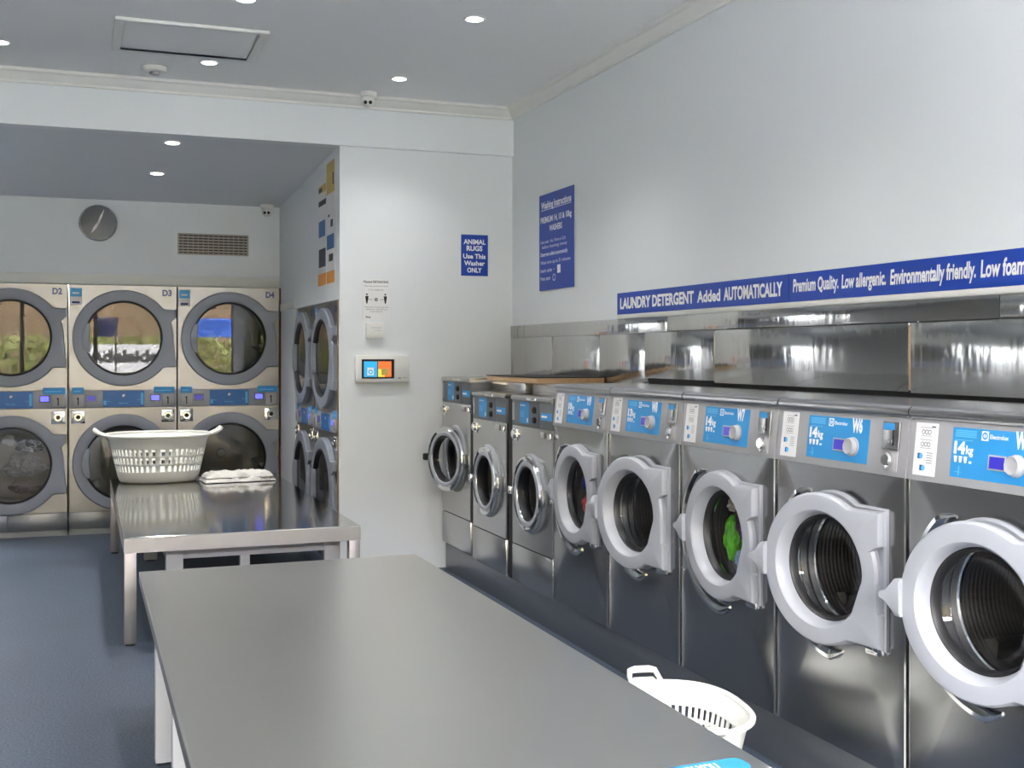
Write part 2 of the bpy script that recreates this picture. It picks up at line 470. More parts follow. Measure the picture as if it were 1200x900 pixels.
def big_handle():
    bm = new(); c = -HX
    pts = [(-.262,.062),(-.285,.060),(-.318,.022),(-.342,.012),(-.346,0),(-.342,-.012),(-.318,-.022),(-.285,-.060),(-.262,-.062)]
    loft(bm, [[(c+x, y, z*k) for x, z in pts] for y, k in ((-.026,.9),(-.032,1),(-.060,1),(-.068,.8))], 0, True, True)
    return bm
def big_hinge():
    bm = new(); box(bm, .21-HX, .288-HX, -.030, -.001, -.268, -.225, .008); return bm
def washer_label(num, kg):
    p = Print(); z = .0012; b0, b1 = -.186, .180; y0, y1 = PANL*.12, PANL*.90
    p.slab(b0, b1, y0, y1, 0, .001, 0)
    def V(v): return PANL*v
    for k in range(4): p.rect(b0+.012, b0+.105, V(.845-.03*k), V(.845-.03*k+.018), z, 2)
    p.rect(b0+.012, b0+.09, V(.70), V(.712), z, 2)
    # emblem: square with curved letter form
    ex, ey = -.045, V(.80); p.rect(ex-.015, ex+.015, ey-.015, ey+.015, z, 1)
    p.ring(ex, ey, .007, .0115, z+.0003, 0); p.rect(ex-.0015, ex+.0015, ey-.012, ey+.012, z+.0004, 0)
    p.text('Electrolux', -.024, .052, V(.765), .013, z, 1, .02)
    p.text(num, .080, .140, V(.665), .048, z, 1, .05)
    p.text(kg, b0+.010, b0+.060, V(.50), .036, z, 1, .06)
    p.text('kg', b0+.064, b0+.096, V(.50), .026, z, 1, .03)
    for k in range(3): p.poly([(b0+.012+.022*k, V(.455)), (b0+.012+.022*k+.004, V(.355)), (b0+.026+.022*k-.001, V(.355)), (b0+.028+.022*k, V(.455))], z, 1)
    p.rect(b0+.080, b0+.092, V(.355), V(.39), z, 1)
    p.rect(b0+.02, b0+.05, V(.20), V(.21), z, 2); p.rect(b0+.036, b0+.041, V(.15), V(.3), z, 2)
    return p
def big_sticker(parent):
    def b():
        p = Print(); x0, x1 = -.362, -.255; z = .0014
        p.slab(x0, x1, PANL*.07, PANL*.93, 0, .001, 0)
        cx = (x0+x1)/2; V = lambda v: PANL*v
        for cy in (.78, .58):
            for dx, w in ((-.016,.012),(.0,.016),(.014,.010)):
                p.ring(cx+dx, V(cy), .006, .008, z, 1, 12)
            p.rect(cx-.03, cx+.03, V(cy+.07), V(cy+.075), z, 1)
            p.rect(cx-.026, cx+.026, V(cy-.065), V(cy-.06), z, 1)
        p.rect(x1-.03, x1-.012, V(.86), V(.88), z, 1)
        p.rect(x0+.018, x0+.036, V(.34), V(.43), z, 2); p.disc(x0+.036, V(.385), .009, z+.0003, 3, 12)
        p.rect(x0+.032, x0+.05, V(.15), V(.24), z, 2); p.disc(x0+.05, V(.195), .009, z+.0003, 3, 12)
        for k in range(5): p.rect(x1-.045, x1-.018, V(.28+.04*k), V(.288+.04*k), z, 1)
        return p
    if 'bigst' in CACHE: return obj('instruction_sticker', CACHE['bigst'], None, parent, 0)
    o = b().done('instruction_sticker', [M_PAPER, M_INK, M_INKB, M_LBLUE], parent, PANM)
    CACHE['bigst'] = o.data; return o
def big_display():
    p = Print(); p.slab(-.022, .050, PANL*.295, PANL*.525, .0, .004, 1, .001); p.rect(-.016, .046, PANL*.32, PANL*.50, .0045, 0)
    return p
def big_dial():
    bm = new()
    prof = [(.035,0),(.035,.006),(.031,.008),(.030,.022),(.027,.026),(.022,.023),(.010,.023)]
    lathe_z(bm, prof, .094, PANL*.40, 40, cap1=True); bm.transform(PANM); return bm
def coin_bm():
    bm = new(); box(bm, .262, .350, PANL*.43, PANL*.90, .001, .010, .002, 0)
    box(bm, .268, .325, PANL*.76, PANL*.87, .010, .0112, 0, 1)
    box(bm, .318, .326, PANL*.50, PANL*.76, .010, .0125, 0, 2)
    box(bm, .296, .322, PANL*.52, PANL*.60, .010, .016, .002, 0)
    bm.transform(PANM); return bm
def coin_ret():
    bm = new(); box(bm, .272, .344, PANL*.06, PANL*.40, .0005, .004, .001, 1)
    lathe_z(bm, [(.026,.004),(.026,.016),(.02,.022),(.008,.022)], .300, PANL*.25, 28, cap1=True)
    box(bm, .293, .307, PANL*.07, PANL*.20, .004, .020, .003, 0)
    bm.transform(PANM); return bm
def big_washer(yc, num, kg, label, ajar=0, sx_=1):
    t = thing('washing_machine', label, 'washing machine', (XF, yc, BZ), -PI/2, 'large washers along the right wall')
    b = cached('bb', 'body', big_body, M_WSTEEL, t)
    cached('be', 'edge_trim', big_edge, M_CHROME, b)
    cached('bt', 'top_cap', big_top, M_STEEL, t)
    p = cached('bp', 'control_panel', big_panel, M_SILVER, t)
    big_sticker(p)
    washer_label(num, kg).done('control_label', [M_BLUE, M_WHITE, M_LBLUE], p, PANM)
    if 'bdisp' in CACHE: obj('display', CACHE['bdisp'], None, p, 0)
    else: CACHE['bdisp'] = big_display().done('display', [M_DISPLAY, M_SILVER], p, PANM).data
    cached('bdial', 'dial', big_dial, M_SILVER, p)
    cached('bcoin', 'coin_slot', coin_bm, [M_STEEL, M_BLUE, M_BLACK], p)
    cached('bret', 'coin_return', coin_ret, [M_CHROME, M_SILVER], p)
    s = cached('bs', 'door_surround', big_surround, M_PLASTIC2, t)
    cached('bc', 'chrome_ring', big_chrome, M_CHROME, s)
    g = cached('bg', 'gasket', big_gasket, M_RUBBER, t)
    cached('bgb', 'gasket_bead', big_gasket_bead, M_CHROME, g)
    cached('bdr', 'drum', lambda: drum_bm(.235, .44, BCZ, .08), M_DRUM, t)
    t.scale = (sx_, 1, 1)
    d = cached('bd', 'door', big_door, M_PLASTIC, t, loc=(HX, 0, BCZ), rot=(0,0,math.radians(ajar)))
    cached('bds', 'door_seal', big_door_seal, M_RUBBER, d)
    cached('bgl%d' % (ajar > 0), 'door_glass', lambda: big_glass(.075 if ajar else .03), M_GLASS, d)
    cached('bh', 'door_handle', big_handle, M_PLASTIC, d)
    cached('bhi', 'hinge', big_hinge, M_CHROME, d)
    return t
YS = [6.310, 5.545, 4.756, 3.965, 3.180, 2.395]
def yc(i): return (YS[i]+YS[i+1])/2
big_washer(yc(0), 'W9', '10', 'big steel washer with blue and red laundry behind its closed door', 0, .97)
big_washer(yc(1), 'W8', '13', 'empty big washer, door ajar, second big one along from the corner', 9)
big_washer(yc(2), 'W7', '14', 'big washer with green and purple clothes inside its closed door', 0)
big_washer(yc(3), 'W6', '14', 'big steel washer marked W6 with empty drum and door ajar', 10)
big_washer(yc(4), 'W5', '14', 'nearest big washer, cut off by the right edge of the photo', 10)

# ------------------------------------------------------------------ small washers
SW = .686
def small_washer(yc_, z0, H, label, ajar, lockmat, key):
    t = thing('washing_machine', label, 'washing machine', (XF, yc_, z0), -PI/2, 'small washers in the corner')
    w = SW/2; cz = H-.61; zp = H-.195; n = 96
    def body():
        bm = new()
        loft(bm, [rect_ring(-w,w,.56,.245,zp,0,cz,n), rect_ring(-w,w,.006,.245,zp,0,cz,n), rect_ring(-w+.006,w-.006,0,.248,zp,0,cz,n),
                  circ(.215,0,0,cz,n), circ(.21,.05,0,cz,n)])
        return bm
    obj('body', body(), M_STEEL, t)
    def kick():
        bm = new(); box(bm, -w, w, 0, .56, 0, .241, .004); return bm
    obj('kick_panel', kick(), M_STEEL, t)
    bm = new(); box(bm, -w, w, .0, .56, zp+.001, H-.032, .003); pn = obj('control_panel', bm, M_DPANEL, t)
    bm = new(); prism_x(bm, [(-.004,H-.031),(-.010,H-.024),(-.008,H-.008),(.004,H),(.56,H),(.56,H-.031)], -w, w); tc = obj('top_cap', bm, M_STEEL, t)
    bm = new(); box(bm, -.06, .10, -.013, -.006, H-.026, H-.010, .002); obj('name_badge', bm, M_CHROME, tc)
    M = frame((0,-.0005,zp), *FRONT); h = .163
    p = Print(); p.slab(-.20, -.04, h*.12, h*.95, 0, .0015, 0)
    p.text('Electrolux', -.19, -.10, h*.80, .010, .002, 1, .02)
    p.rect(-.075, -.055, h*.18, h*.34, .002, 1)
    for k in range(3): p.rect(-.19, -.12, h*(.55-.08*k), h*(.58-.08*k), .002, 2)
    p.done('control_label', [M_BLUE, M_WHITE, M_LBLUE], pn, M)
    p = Print(); p.slab(.16, .335, h*.34, h*.62, 0, .0015, 0); p.rect(.17, .26, h*.44, h*.52, .002, 1)
    p.done('price_label', [M_BLUE, M_WHITE], pn, M)
    p = Print(); p.slab(.125, .129, 0, h, -.001, .0008, 0); p.done('panel_seam', [M_BLACK], pn, M)
    for k, v in ((0,.68),(1,.30)):
        bm = new(); lathe_y(bm, [(.02,0),(.02,-.012),(.015,-.016),(.004,-.016)], .06, zp+h*v, 24, cap1=True); obj('button', bm, M_BLACK, pn)
    p = Print(); p.slab(-.335, -.30, h*.2, h*.9, 0, .001, 0); p.done('info_strip', [M_SILVER], pn, M)
    bm = new(); box(bm, -w+.02, -w+.10, -.006, 0, zp-.10, zp-.02, .004); lathe_y(bm, [(.03,-.006),(.03,-.02),(.02,-.026),(.006,-.026)], -w+.06, zp-.058, 28, cap1=True); obj('lock', bm, M_CHROME, t)
    for k, x in ((0,.17),(1,.28)):
        bm = new(); box(bm, x, x+.055, -.014, 0, zp-.055, zp-.018, .006); obj('latch', bm, M_CHROME if k else M_SILVER, t)
    sr = new(); lathe_y(sr, [(.250,0),(.250,-.008),(.242,-.013),(.215,-.013),(.212,0)], 0, cz, 72); sr = obj('door_surround', sr, M_PLASTIC2, t)
    g = new(); lathe_y(g, [(.215,0),(.20,-.004),(.185,.01),(.19,.05),(.21,.055)], 0, cz, 64); obj('gasket', g, M_RUBBER, t)
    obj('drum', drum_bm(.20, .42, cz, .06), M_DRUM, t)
    hx = .225
    d = new(); lathe_y(d, [(.205,-.014),(.238,-.014),(.241,-.026),(.233,-.038),(.220,-.041),(.208,-.034),(.20,-.036),(.176,-.036),(.172,-.03),(.172,.0),(.2,-.01)], -hx, 0, 80)
    d = obj('door', d, M_CHROME, t, loc=(hx, 0, cz), rot=(0,0,math.radians(ajar)))
    r = new(); lathe_y(r, [(.205,-.035),(.20,-.040),(.180,-.040),(.173,-.034)], -hx, 0, 64); obj('door_ring', r, M_PLASTIC2, d)
    s = new(); lathe_y(s, [(.1725,-.030),(.165,-.030),(.160,-.015),(.160,.02),(.18,.02)], -hx, 0, 64); obj('door_seal', s, M_RUBBER, d)
    obj('door_glass', bowl_bm(.1605, -.01, .10, 0, -hx), M_GLASS, d)
    hd = new(); box(hd, -.268-hx, -.222-hx, -.062, -.022, -.026, .026, .01); obj('door_handle', hd, lockmat, d)
    bm = new(); box(bm, .225-hx, .262-hx, -.034, -.014, -.05, .05, .006); obj('hinge', bm, M_STEEL, d)
    return t
small_washer(8.205, .222, 1.284, 'tall small washer in the corner against the white wall, door ajar', 16, M_BLACK, 'a')
small_washer(7.463, .205, 1.21, 'small pale steel washer between the corner machine and the black gap', 0, M_CHROME, 'b')
small_washer(6.660, .205, 1.21, 'small washer right of the black gap, beside the big washers', 0, M_CHROME, 'c')
# board and riser boxes behind the small machines
bm = new(); box(bm, 2.78, 3.22, 7.13, 7.80, 1.416, 1.489, .004)
tag(obj('riser_box', bm, M_STEEL), 'low steel box on the pale washer left of the black gap', 'box', 'steel boxes under the timber board')
bm = new(); box(bm, 2.78, 3.22, 6.33, 6.99, 1.416, 1.489, .004)
tag(obj('riser_box', bm, M_STEEL), 'low steel box on the small washer right of the black gap', 'box', 'steel boxes under the timber board')
wb = thing('timber_board', 'pine edged board with dark top lying across the small washers', 'board', (2.74, 7.31, 1.49))
bm = new(); box(bm, 0, .485, -.48, .48, 0, .034, .002); obj('board_core', bm, M_WOOD, wb)
bm = new(); box(bm, -.004, .485, -.485, .485, .0341, .041, .001); o = obj('board_top', bm, M_BLACK, wb); o['label'] = 'thin black top sheet'
bm = new(); box(bm, XF+.01, XF+.05, 7.013, 7.096, .205, 1.40); tag(obj('gap_shade', bm, M_BLACK), 'narrow black strip standing in for the shade between two small washers', 'gap shade')  # open gap between the machines, its shade drawn as a black strip
# plinth
pl = thing('machine_plinth', 'long blue grey plinth under the row of washers', 'plinth', (XF+.03, 5.3, 0))
bm = new(); box(bm, 0, .55, -4.2, 3.26, 0, .2035, .003); obj('plinth_body', bm, M_PLINTH, pl)

# ------------------------------------------------------------------ dryers
DW, DH = .962, 2.325
OLD = ray_outline(.452, .474, .175, .275)
def dryer_body():
    bm = new(); w = DW/2; n = 96
    def level(z0, z1, cz):
        loft(bm, [rect_ring(-w,w,.05,z0,z1,0,cz,n), rect_ring(-w,w,.004,z0,z1,0,cz,n), rect_ring(-w+.004,w-.004,0,z0,z1,0,cz,n), circ(.40,0,0,cz,n), circ(.40,.06,0,cz,n)])
    level(1.345, DH, 1.83); level(.215, 1.175, .665)
    box(bm, -w, w, .02, .07, 1.17, 1.35); 
    box(bm, -w, -w+.01, .05, .85, .0, DH); box(bm, w-.01, w, .05, .85, 0, DH); box(bm, -w, w, .05, .85, DH-.01, DH)
    box(bm, -w, w, .84, .85, 0, DH)
    return bm
def dryer_kick():
    bm = new(); w = DW/2
    box(bm, -w, -.03, 0, .05, .055, .212, .003); box(bm, -.027, w, 0, .05, .055, .212, .003); box(bm, -w, w, .02, .05, 0, .054); return bm
def dryer_strip():
    bm = new(); w = DW/2; box(bm, -w+.002, w-.002, -.006, .02, 1.178, 1.342, .003); return bm
def dryer_ring():
    bm = new(); ol = OLD
    loft(bm, [ring_pts(ol, -.002), ring_pts(ol, -.035), ring_pts(ol, -.045, inset=.01), circ_like(ol, .365, -.052), circ_like(ol, .352, -.048), circ_like(ol, .345, -.03), circ_like(ol, .36, .0)])
    return bm
def dryer_seal():
    bm = new(); lathe_y(bm, [(.355,-.040),(.348,-.05),(.342,-.05),(.332,-.03),(.332,-.01),(.36,0)]); return bm
def dryer_glass():
    bm = new()
    lathe_y(bm, [(.340,-.020),(.340,-.029)], 0, 0, 64, cap1=True); return bm
def dryer_grip():
    bm = new(); rounded_bar(bm, .30, .375, PI-.42, PI+.42, -.062, -.03); return bm
def coin_box(cx, side):
    def f():
        bm = new(); box(bm, cx-.05, cx+.05, -.020, -.006, 1.19, 1.30, .003, 0); box(bm, cx-.005, cx+.005, -.022, -.02, 1.205, 1.275, 0, 1)
        box(bm, cx-.012, cx+.006, -.022, -.02, 1.262, 1.275, 0, 1); return bm
    return f
def dryer_lock(cx):
    def f():
        bm = new(); box(bm, cx-.06, cx+.06, -.010, 0, 1.035, 1.155, .004, 0)
        lathe_y(bm, [(.042,-.010),(.042,-.018),(.034,-.026),(.022,-.026),(.020,-.018)], cx, 1.095, 28, 0, cap1=True)
        lathe_y(bm, [(.019,-.0185),(.015,-.0215),(.004,-.0215)], cx, 1.095, 20, 1, cap1=True); return bm
    return f
def dryer_control_label():
    p = Print(); p.slab(-.185, .185, 0, .150, 0, .002, 0)
    for sx in (-1, 1):
        p.rect(sx*.165-.012, sx*.165+.012, .02, .06 if sx < 0 else .13, .0025, 1); p.rect(sx*.14-.02, sx*.14+.02, .05 if sx < 0 else .06, .055 if sx < 0 else .065, .0025, 1)
    p.disc(.0, .105, .014, .0025, 2, 16); p.rect(.002, .02, .085, .10, .0026, 0)
    p.text('Electrolux', -.04, .04, .03, .014, .0025, 1, .02)
    return p
def dryer(x, y, rz, num, label, group, load=None, glossy=True):
    t = thing('stacked_dryer', label, 'dryer', (x, y, 0), rz, group)
    b = cached('db', 'body', dryer_body, M_DSTEEL, t)
    cached('dk', 'kick_panel', dryer_kick, M_PLINTH, t)
    s = cached('ds', 'control_panel', dryer_strip, M_PLASTIC2, t)
    M = frame((0,-.0065,1.185), *FRONT)
    if 'dcl' in CACHE: obj('control_label', CACHE['dcl'], None, s, 0)
    else: CACHE['dcl'] = dryer_control_label().done('control_label', [M_DBLUE, M_LBLUE, M_WHITE], s, M).data
    for k, cx in ((0,-.40),(1,.40)):
        cached('dcoin%d' % k, 'coin_slot', coin_box(cx, k), [M_SILVER, M_BLACK], s)
        cached('dlock%d' % k, 'coin_box_lock', dryer_lock(cx), [M_CHROME, M_BLACK], t)
        if 'dd%d' % k in CACHE: obj('display', CACHE['dd%d' % k], None, s, 0)
        else:
            p = Print(); sx = -1 if k == 0 else 1
            p.slab(.285*sx-.045, .285*sx+.045, .05, .115, 0, .003, 0); p.rect(.285*sx-.035, .285*sx+.035, .06, .105, .0035, 1)
            CACHE['dd%d' % k] = p.done('display', [M_DPANEL, M_DISPLAY2 if k else M_DISPLAY], s, M).data
        if 'dpl%d' % k in CACHE: obj('price_label', CACHE['dpl%d' % k], None, s, 0)
        else:
            p = Print(); a, c_ = ((-.455,-.35),(.27,.46))[k]; p.slab(a, c_, .125, .185, 0, .0024, 0); p.rect(a+.015, c_-.03, .145, .155, .003, 1)
            CACHE['dpl%d' % k] = p.done('price_label', [M_BLUE, M_LBLUE], s, M).data
    p = Print(); p.text(num, .35, .435, 0, .055, .001, 0, .04); p.done('number_decal', [M_NAVY], b, frame((0,-.001,2.235), *FRONT))
    p = Print(); p.slab(-.47, -.365, 0, .155, 0, .001, 0); p.slab(-.468, -.367, .075, .153, .001, .0015, 1); p.rect(-.45, -.39, .10, .115, .002, 2)
    p.rect(-.455, -.385, .012, .03, .0014, 3); p.done('instruction_sticker', [M_PAPER, M_LBLUE, M_WHITE, M_NAVY], t, frame((0,-.001,2.14), *FRONT))
    for k, cz in ((0,1.83),(1,.665)):
        d = cached('dr', 'door', dryer_ring, M_DRYERPL, t, loc=(0,0,cz))
        cached('dse', 'door_seal', dryer_seal, M_RUBBER, d)
        cached('dg%d' % k, 'door_glass', dryer_glass, M_GLASSR if k == 0 else M_GLASSD, d)
        cached('dgr', 'door_grip', dryer_grip, M_DRYERPL, d)
        cached('ddr', 'drum', lambda: drum_bm(.392, .62, 0, .0, 4), M_GALV, t, loc=(0,.06,cz))
    return t
GF = 'stacked dryers across the rear alcove'
XD = [.5*(1.83+.86), .5*(.86-.112), .5*(-.112-1.085), -1.085-.49]
dryer(XD[0], YD, 0, 'D4', 'stacked pair of steel dryers marked D4, next to the white side wall', GF)
dryer(XD[1], YD, 0, 'D3', 'stacked pair of steel dryers marked D3, behind the white laundry basket', GF)
dryer(XD[2], YD, 0, 'D2', 'stacked pair of steel dryers marked D2, grey laundry in the lower drum', GF)
GS = 'stacked dryers set into the alcove side wall'
d = dryer(XA+.015, 9.205, -PI/2, 'D6', 'nearer of two stacked dryers in the alcove side wall, under the posters', GS); d.scale = (.985,1,.90)
d = dryer(XA+.015, 10.15-.005, -PI/2, 'D5', 'farther of two stacked dryers in the alcove side wall, by the rear dryers', GS); d.scale = (.83,1,.90)

# ------------------------------------------------------------------ steel cladding of the right wall
def sheet(y0, y1, z0, z1, x, label, group, th=.012):
    bm = new(); box(bm, x, x+th, y0, y1, z0, z1, .0015)
    return tag(obj('steel_panel', bm, M_SHEET), label, 'wall panel', group)
GU, GL = 'upper steel cladding strips', 'lower steel cladding panels'
Yp = lambda x, X: (X*1340/(.9358*(x-95))-.3526*X)/.9358
yu = [8.6, Yp(783,3.235), Yp(1173,3.235), 1.6]
for k, lab in enumerate(('pale upper steel strip running from the corner above the small washers', 'long dark upper steel strip below the blue lettered sign boards', 'upper steel strip at the right edge, below the blue sign')):
    sheet(yu[k+1]+.002, yu[k]-.002, 1.81, 1.905, 3.228, lab, GU)
yl = [8.6, Yp(647,3.235), Yp(703,3.235), Yp(758.5,3.225), Yp(838,3.2), Yp(1067.5,3.2), 1.6]
lows = [('pale lower steel panel in the corner above the timber board', 1.425, 3.230), ('narrow pale lower steel panel second from the corner', 1.44, 3.230),
        ('pale lower steel panel left of the dark recessed gap', 1.44, 3.230), ('lower steel panel left of the bare timber upright', 1.535, 3.205),
        ('wide dark lower steel panel between the two timber uprights', 1.525, 3.195), ('lower steel panel at the right edge past the second upright', 1.52, 3.195)]
for k, (lab, z0, x) in enumerate(lows):
    sheet(yl[k+1]+(.012 if k in (3,4) else .002), yl[k]-.002, z0, 1.808, x, lab, GL)
for k, y in enumerate((yl[4], yl[5])):
    bm = new(); box(bm, 3.200, 3.222, y-.03, y+.012, 1.53, 1.80, .001)
    tag(obj('timber_upright', bm, M_WOOD), ('bare timber edge between steel panels, left of the two', 'bare timber edge between steel panels, right of the two')[k], 'timber batten', 'timber uprights between the panels')
bm = new(); box(bm, 3.224, XR, 1.6, 6.2, 1.50, 1.56); struct('panel_gap_shade', bm, M_BLACK)  # black strip standing for the shade in the gap under the lower panels

# ------------------------------------------------------------------ signs on the right wall and pillar
def board(name, label, cat, M, w, h, group=None, th=.004, m=M_SIGN):
    t = thing(name, label, cat, M.translation, 0, group)
    R = M.copy(); R.translation = (0,0,0)
    p = Print(); p.slab(0, w, 0, h, 0, th, 0, .001); p.done('board', [m], t, R)
    return t, R
def lettering(t, R, lines, m=M_WHITE, z=.0047, name='lettering'):
    for a in lines:
        p = Print(); p.text(*a[:5], z, 0, *a[5:]); p.done(name, [m], t, R)
ya, yb = 6.676, 4.759
t, R = board('sign_board', 'blue board reading LAUNDRY DETERGENT Added AUTOMATICALLY', 'sign', frame((XR-.004, ya, 1.935), *RIGHTWALL), ya-yb-.004, .137, 'blue detergent sign boards')
W = ya-yb
lettering(t, R, [('LAUNDRY DETERGENT', .045, W*.515, .036, .066, .04), ('Added', W*.535, W*.665, .036, .062, .034), ('AUTOMATICALLY', W*.683, W-.055, .036, .066, .04)])
t, R = board('sign_board', 'blue board beginning Premium Quality, running off the right edge', 'sign', frame((XR-.004, yb, 1.935), *RIGHTWALL), 3.0, .137, 'blue detergent sign boards')
def yx(px): return yb-Yp(px, XR-.004)
lettering(t, R, [('Premium Quality.', yx(930), yx(983.5), .048, .060, .032, .12), ('Low allergenic.', yx(987), yx(1039), .046, .060, .032, .12),
                 ('Environmentally friendly.', yx(1044), yx(1144.5), .044, .062, .032, .12), ('Low foaming.', yx(1150), yx(1222), .042, .064, .032, .12)])
bm = new(); box(bm, XR-.010, XR-.001, 1.7, 6.69, 1.908, 1.933, .001); struct('trim_8', bm, M_TRIM)
t, R = board('sign_board', 'tall blue Washing Instructions sign on the right wall', 'sign', frame((XR-.004, 8.02, 2.156), *RIGHTWALL), .645, .717)
lettering(t, R, [('Washing Instructions', .04, .605, .61, .050, .03), ('PREMIUM 14, 13 & 10kg', .03, .610, .505, .042, .03), ('WASHERS', .20, .44, .435, .042, .03),
                 ('Select wash - Hot, Warm or Cold', .03, .50, .350, .024, 0), ('before inserting money', .06, .53, .312, .024, 0),
                 ('Detergent added automatically', .03, .54, .255, .028, .02), ('Wash time up to 31 minutes', .03, .59, .195, .026, 0),
                 ('Insert coins', .03, .25, .135, .028, .01), ('Press start', .03, .22, .075, .028, .01)])
p = Print(); p.rect(.04, .605, .597, .601, .0046, 0); p.rect(.35, .41, .115, .175, .0046, 0); p.ring(.29, .088, .02, .026, .0046, 0); p.rect(.28, .30, .145, .15, .0046, 0)
p.done('symbols', [M_WHITE], t, R)
t, R = board('sign_board', 'small blue ANIMAL RUGS sign on the white pillar wall', 'sign', frame((2.816, YP-.001, 2.302), *FRONT), .225, .327)
lettering(t, R, [('ANIMAL', .020, .205, .252, .038, .03), ('RUGS', .045, .178, .200, .038, .035), ('Use This', .016, .205, .138, .036, .03), ('Washer', .024, .198, .083, .036, .03), ('ONLY', .050, .172, .028, .036, .035)])
# notice, sensor box, payment panel on the pillar
def px2pillar(x, y, Y=YP):
    q = (x-95)*.9358/1340; d = Y*.9358/(1-q*.3526)
    return q*d, CAMZ+(415-y)*d/1340
x0, zt = px2pillar(424.5, 327); x1, zb = px2pillar(456.5, 375)
t, R = board('paper_notice', 'white distancing notice on the pillar wall with two figures', 'notice', frame((x0, YP-.001, zb), *FRONT), x1-x0, zt-zb, None, .0015, M_PAPER)
w, h_ = x1-x0, zt-zb
lettering(t, R, [('Physical DISTANCING', .01, w-.01, h_*.91, .017, .03), ('Please keep your distance to others', .015, w-.012, h_*.82, .009, 0), ('1.5 metres', .05, w-.05, h_*.725, .011, 0),
                 ('Please stay 1.5 metres apart and', .02, w-.012, h_*.30, .009, 0), ('sanitise your hands before use', .03, w-.02, h_*.245, .009, 0), ('of the machines', .06, w-.06, h_*.19, .009, 0),
                 ('Stop', .025, .065, h_*.05, .014, .03)], M_INK, .002)
p = Print()
for cx in (.035, w-.035):
    p.disc(cx, h_*.625, .007, .002, 0, 12); p.poly([(cx-.013,h_*.585),(cx+.013,h_*.585),(cx+.010,h_*.50),(cx+.004,h_*.40),(cx-.004,h_*.40),(cx-.010,h_*.50)], .002, 0)
p.ring(w/2, h_*.50, .005, .013, .002, 1); p.rect(w/2-.06, w/2-.03, h_*.495, h_*.505, .002, 1); p.rect(w/2+.03, w/2+.06, h_*.495, h_*.505, .002, 1)
p.done('figures', [M_BLACK, M_INK], t, R)
x0, zt = px2pillar(428, 378); x1, zb = px2pillar(449, 397)
t = thing('wall_sensor', 'small blank white box on the pillar wall below the notice', 'sensor', ((x0+x1)/2, YP, (zt+zb)/2))
w, h_ = x1-x0, zt-zb
bm = new(); box(bm, -w/2, w/2, -.028, 0, -h_/2, h_/2, .006); c = obj('cover', bm, M_TRIM, t)
p = Print(); p.rect(-.03, .045, .02, .024, .0005, 0); p.rect(-.01, .045, .0, .003, .0005, 0); p.done('faint_print', [M_SILVER], c, frame((0,-.0281,0), *FRONT))
x0, zt = px2pillar(415.5, 416.5); x1, zb = px2pillar(478, 448)
t = thing('payment_panel', 'white wall payment panel with a small lit colour screen', 'payment panel', ((x0+x1)/2, YP, (zt+zb)/2))
w, h_ = x1-x0, zt-zb
bm = new(); box(bm, -w/2, w/2, -.035, 0, -h_/2, h_/2, .008); obj('casing', bm, M_TRIM, t)
def sx(px): return px2pillar(px, 430)[0]-(x0+x1)/2
def sz(py): return px2pillar(440, py)[1]-(zt+zb)/2
p = Print(); p.slab(sx(422.5), sx(460.5), sz(443.5), sz(421), 0, .003, 0, .0008)
a, b_, c_, d_ = sx(425), sx(440.5), sx(441.5), sx(457); e, g = sz(441.5), sz(423.5)
p.rect(a, b_, e, g, .0035, 1); p.rect(c_, d_, e, g, .0035, 2); p.rect(c_, c_+.5*(d_-c_), e, e+.5*(g-e), .0037, 3)
p.slab((a+b_)/2-.026, (a+b_)/2+.026, e+.012, e+.072, .0037, .0045, 4, .0); p.slab((c_+d_)/2-.026, (c_+d_)/2+.03, e+.012, e+.066, .0038, .0046, 5)
p.ring((a+b_)/2, e+.038, .010, .018, .0048, 1, 16)
p.done('screen', [M_BLACK, M_TEAL, M_TILEO, M_TILEY, M_WHITE, M_GOLD], t, frame((0,-.0352,0), *FRONT))
p = Print(); p.text('tap', sx(465), sx(468.5), sz(443.5), .010, .0006, 0, .03); p.text('card', sx(470), sx(475), sz(443), .008, .0006, 0, 0); p.done('logo', [M_INK], t, frame((0,-.0352,0), *FRONT))
# posters on the alcove side wall
def poster(y0, y1, z0, z1, label, parts):
    M = frame((XA-.001, y0, z0), *RIGHTWALL)
    t, R = board('wall_poster', label, 'poster', M, y0-y1, z1-z0, 'posters on the alcove side wall', .003, M_PAPER)
    w, h = y0-y1, z1-z0
    for (u0, u1, v0, v1, m) in parts:
        p = Print(); p.rect(u0*w, u1*w, v0*h, v1*h, .0036+.0002*m, 0)
        p.done('printed_block', [[M_GOLD, M_BLUE, M_INK, M_ORANGE, M_NAVY, M_DBLUE][m]], t, R)
poster(9.44, 9.12, 2.24, 3.12, 'left poster of the pair on the alcove side wall, bronze heading band', [(.05,1,.86,.93,0),(.05,.5,.87,.91,2),(.05,1,.74,.79,2),(.08,.9,.45,.60,5),(.2,.7,.53,.59,1),(.08,.95,.17,.34,2),(.15,.45,.19,.33,0),(.7,.9,.18,.33,4),(0,1,0,.11,3)])
poster(9.10, 8.79, 2.24, 3.20, 'right poster of the pair on the alcove side wall, gold block on top', [(0,1,.74,1,0),(.75,.9,.80,.90,2),(.2,.4,.55,.57,2),(.5,.8,.46,.52,2),(.05,.95,.28,.40,5),(.3,.7,.33,.39,4),(.3,.8,.18,.24,2),(0,1,0,.10,3)])

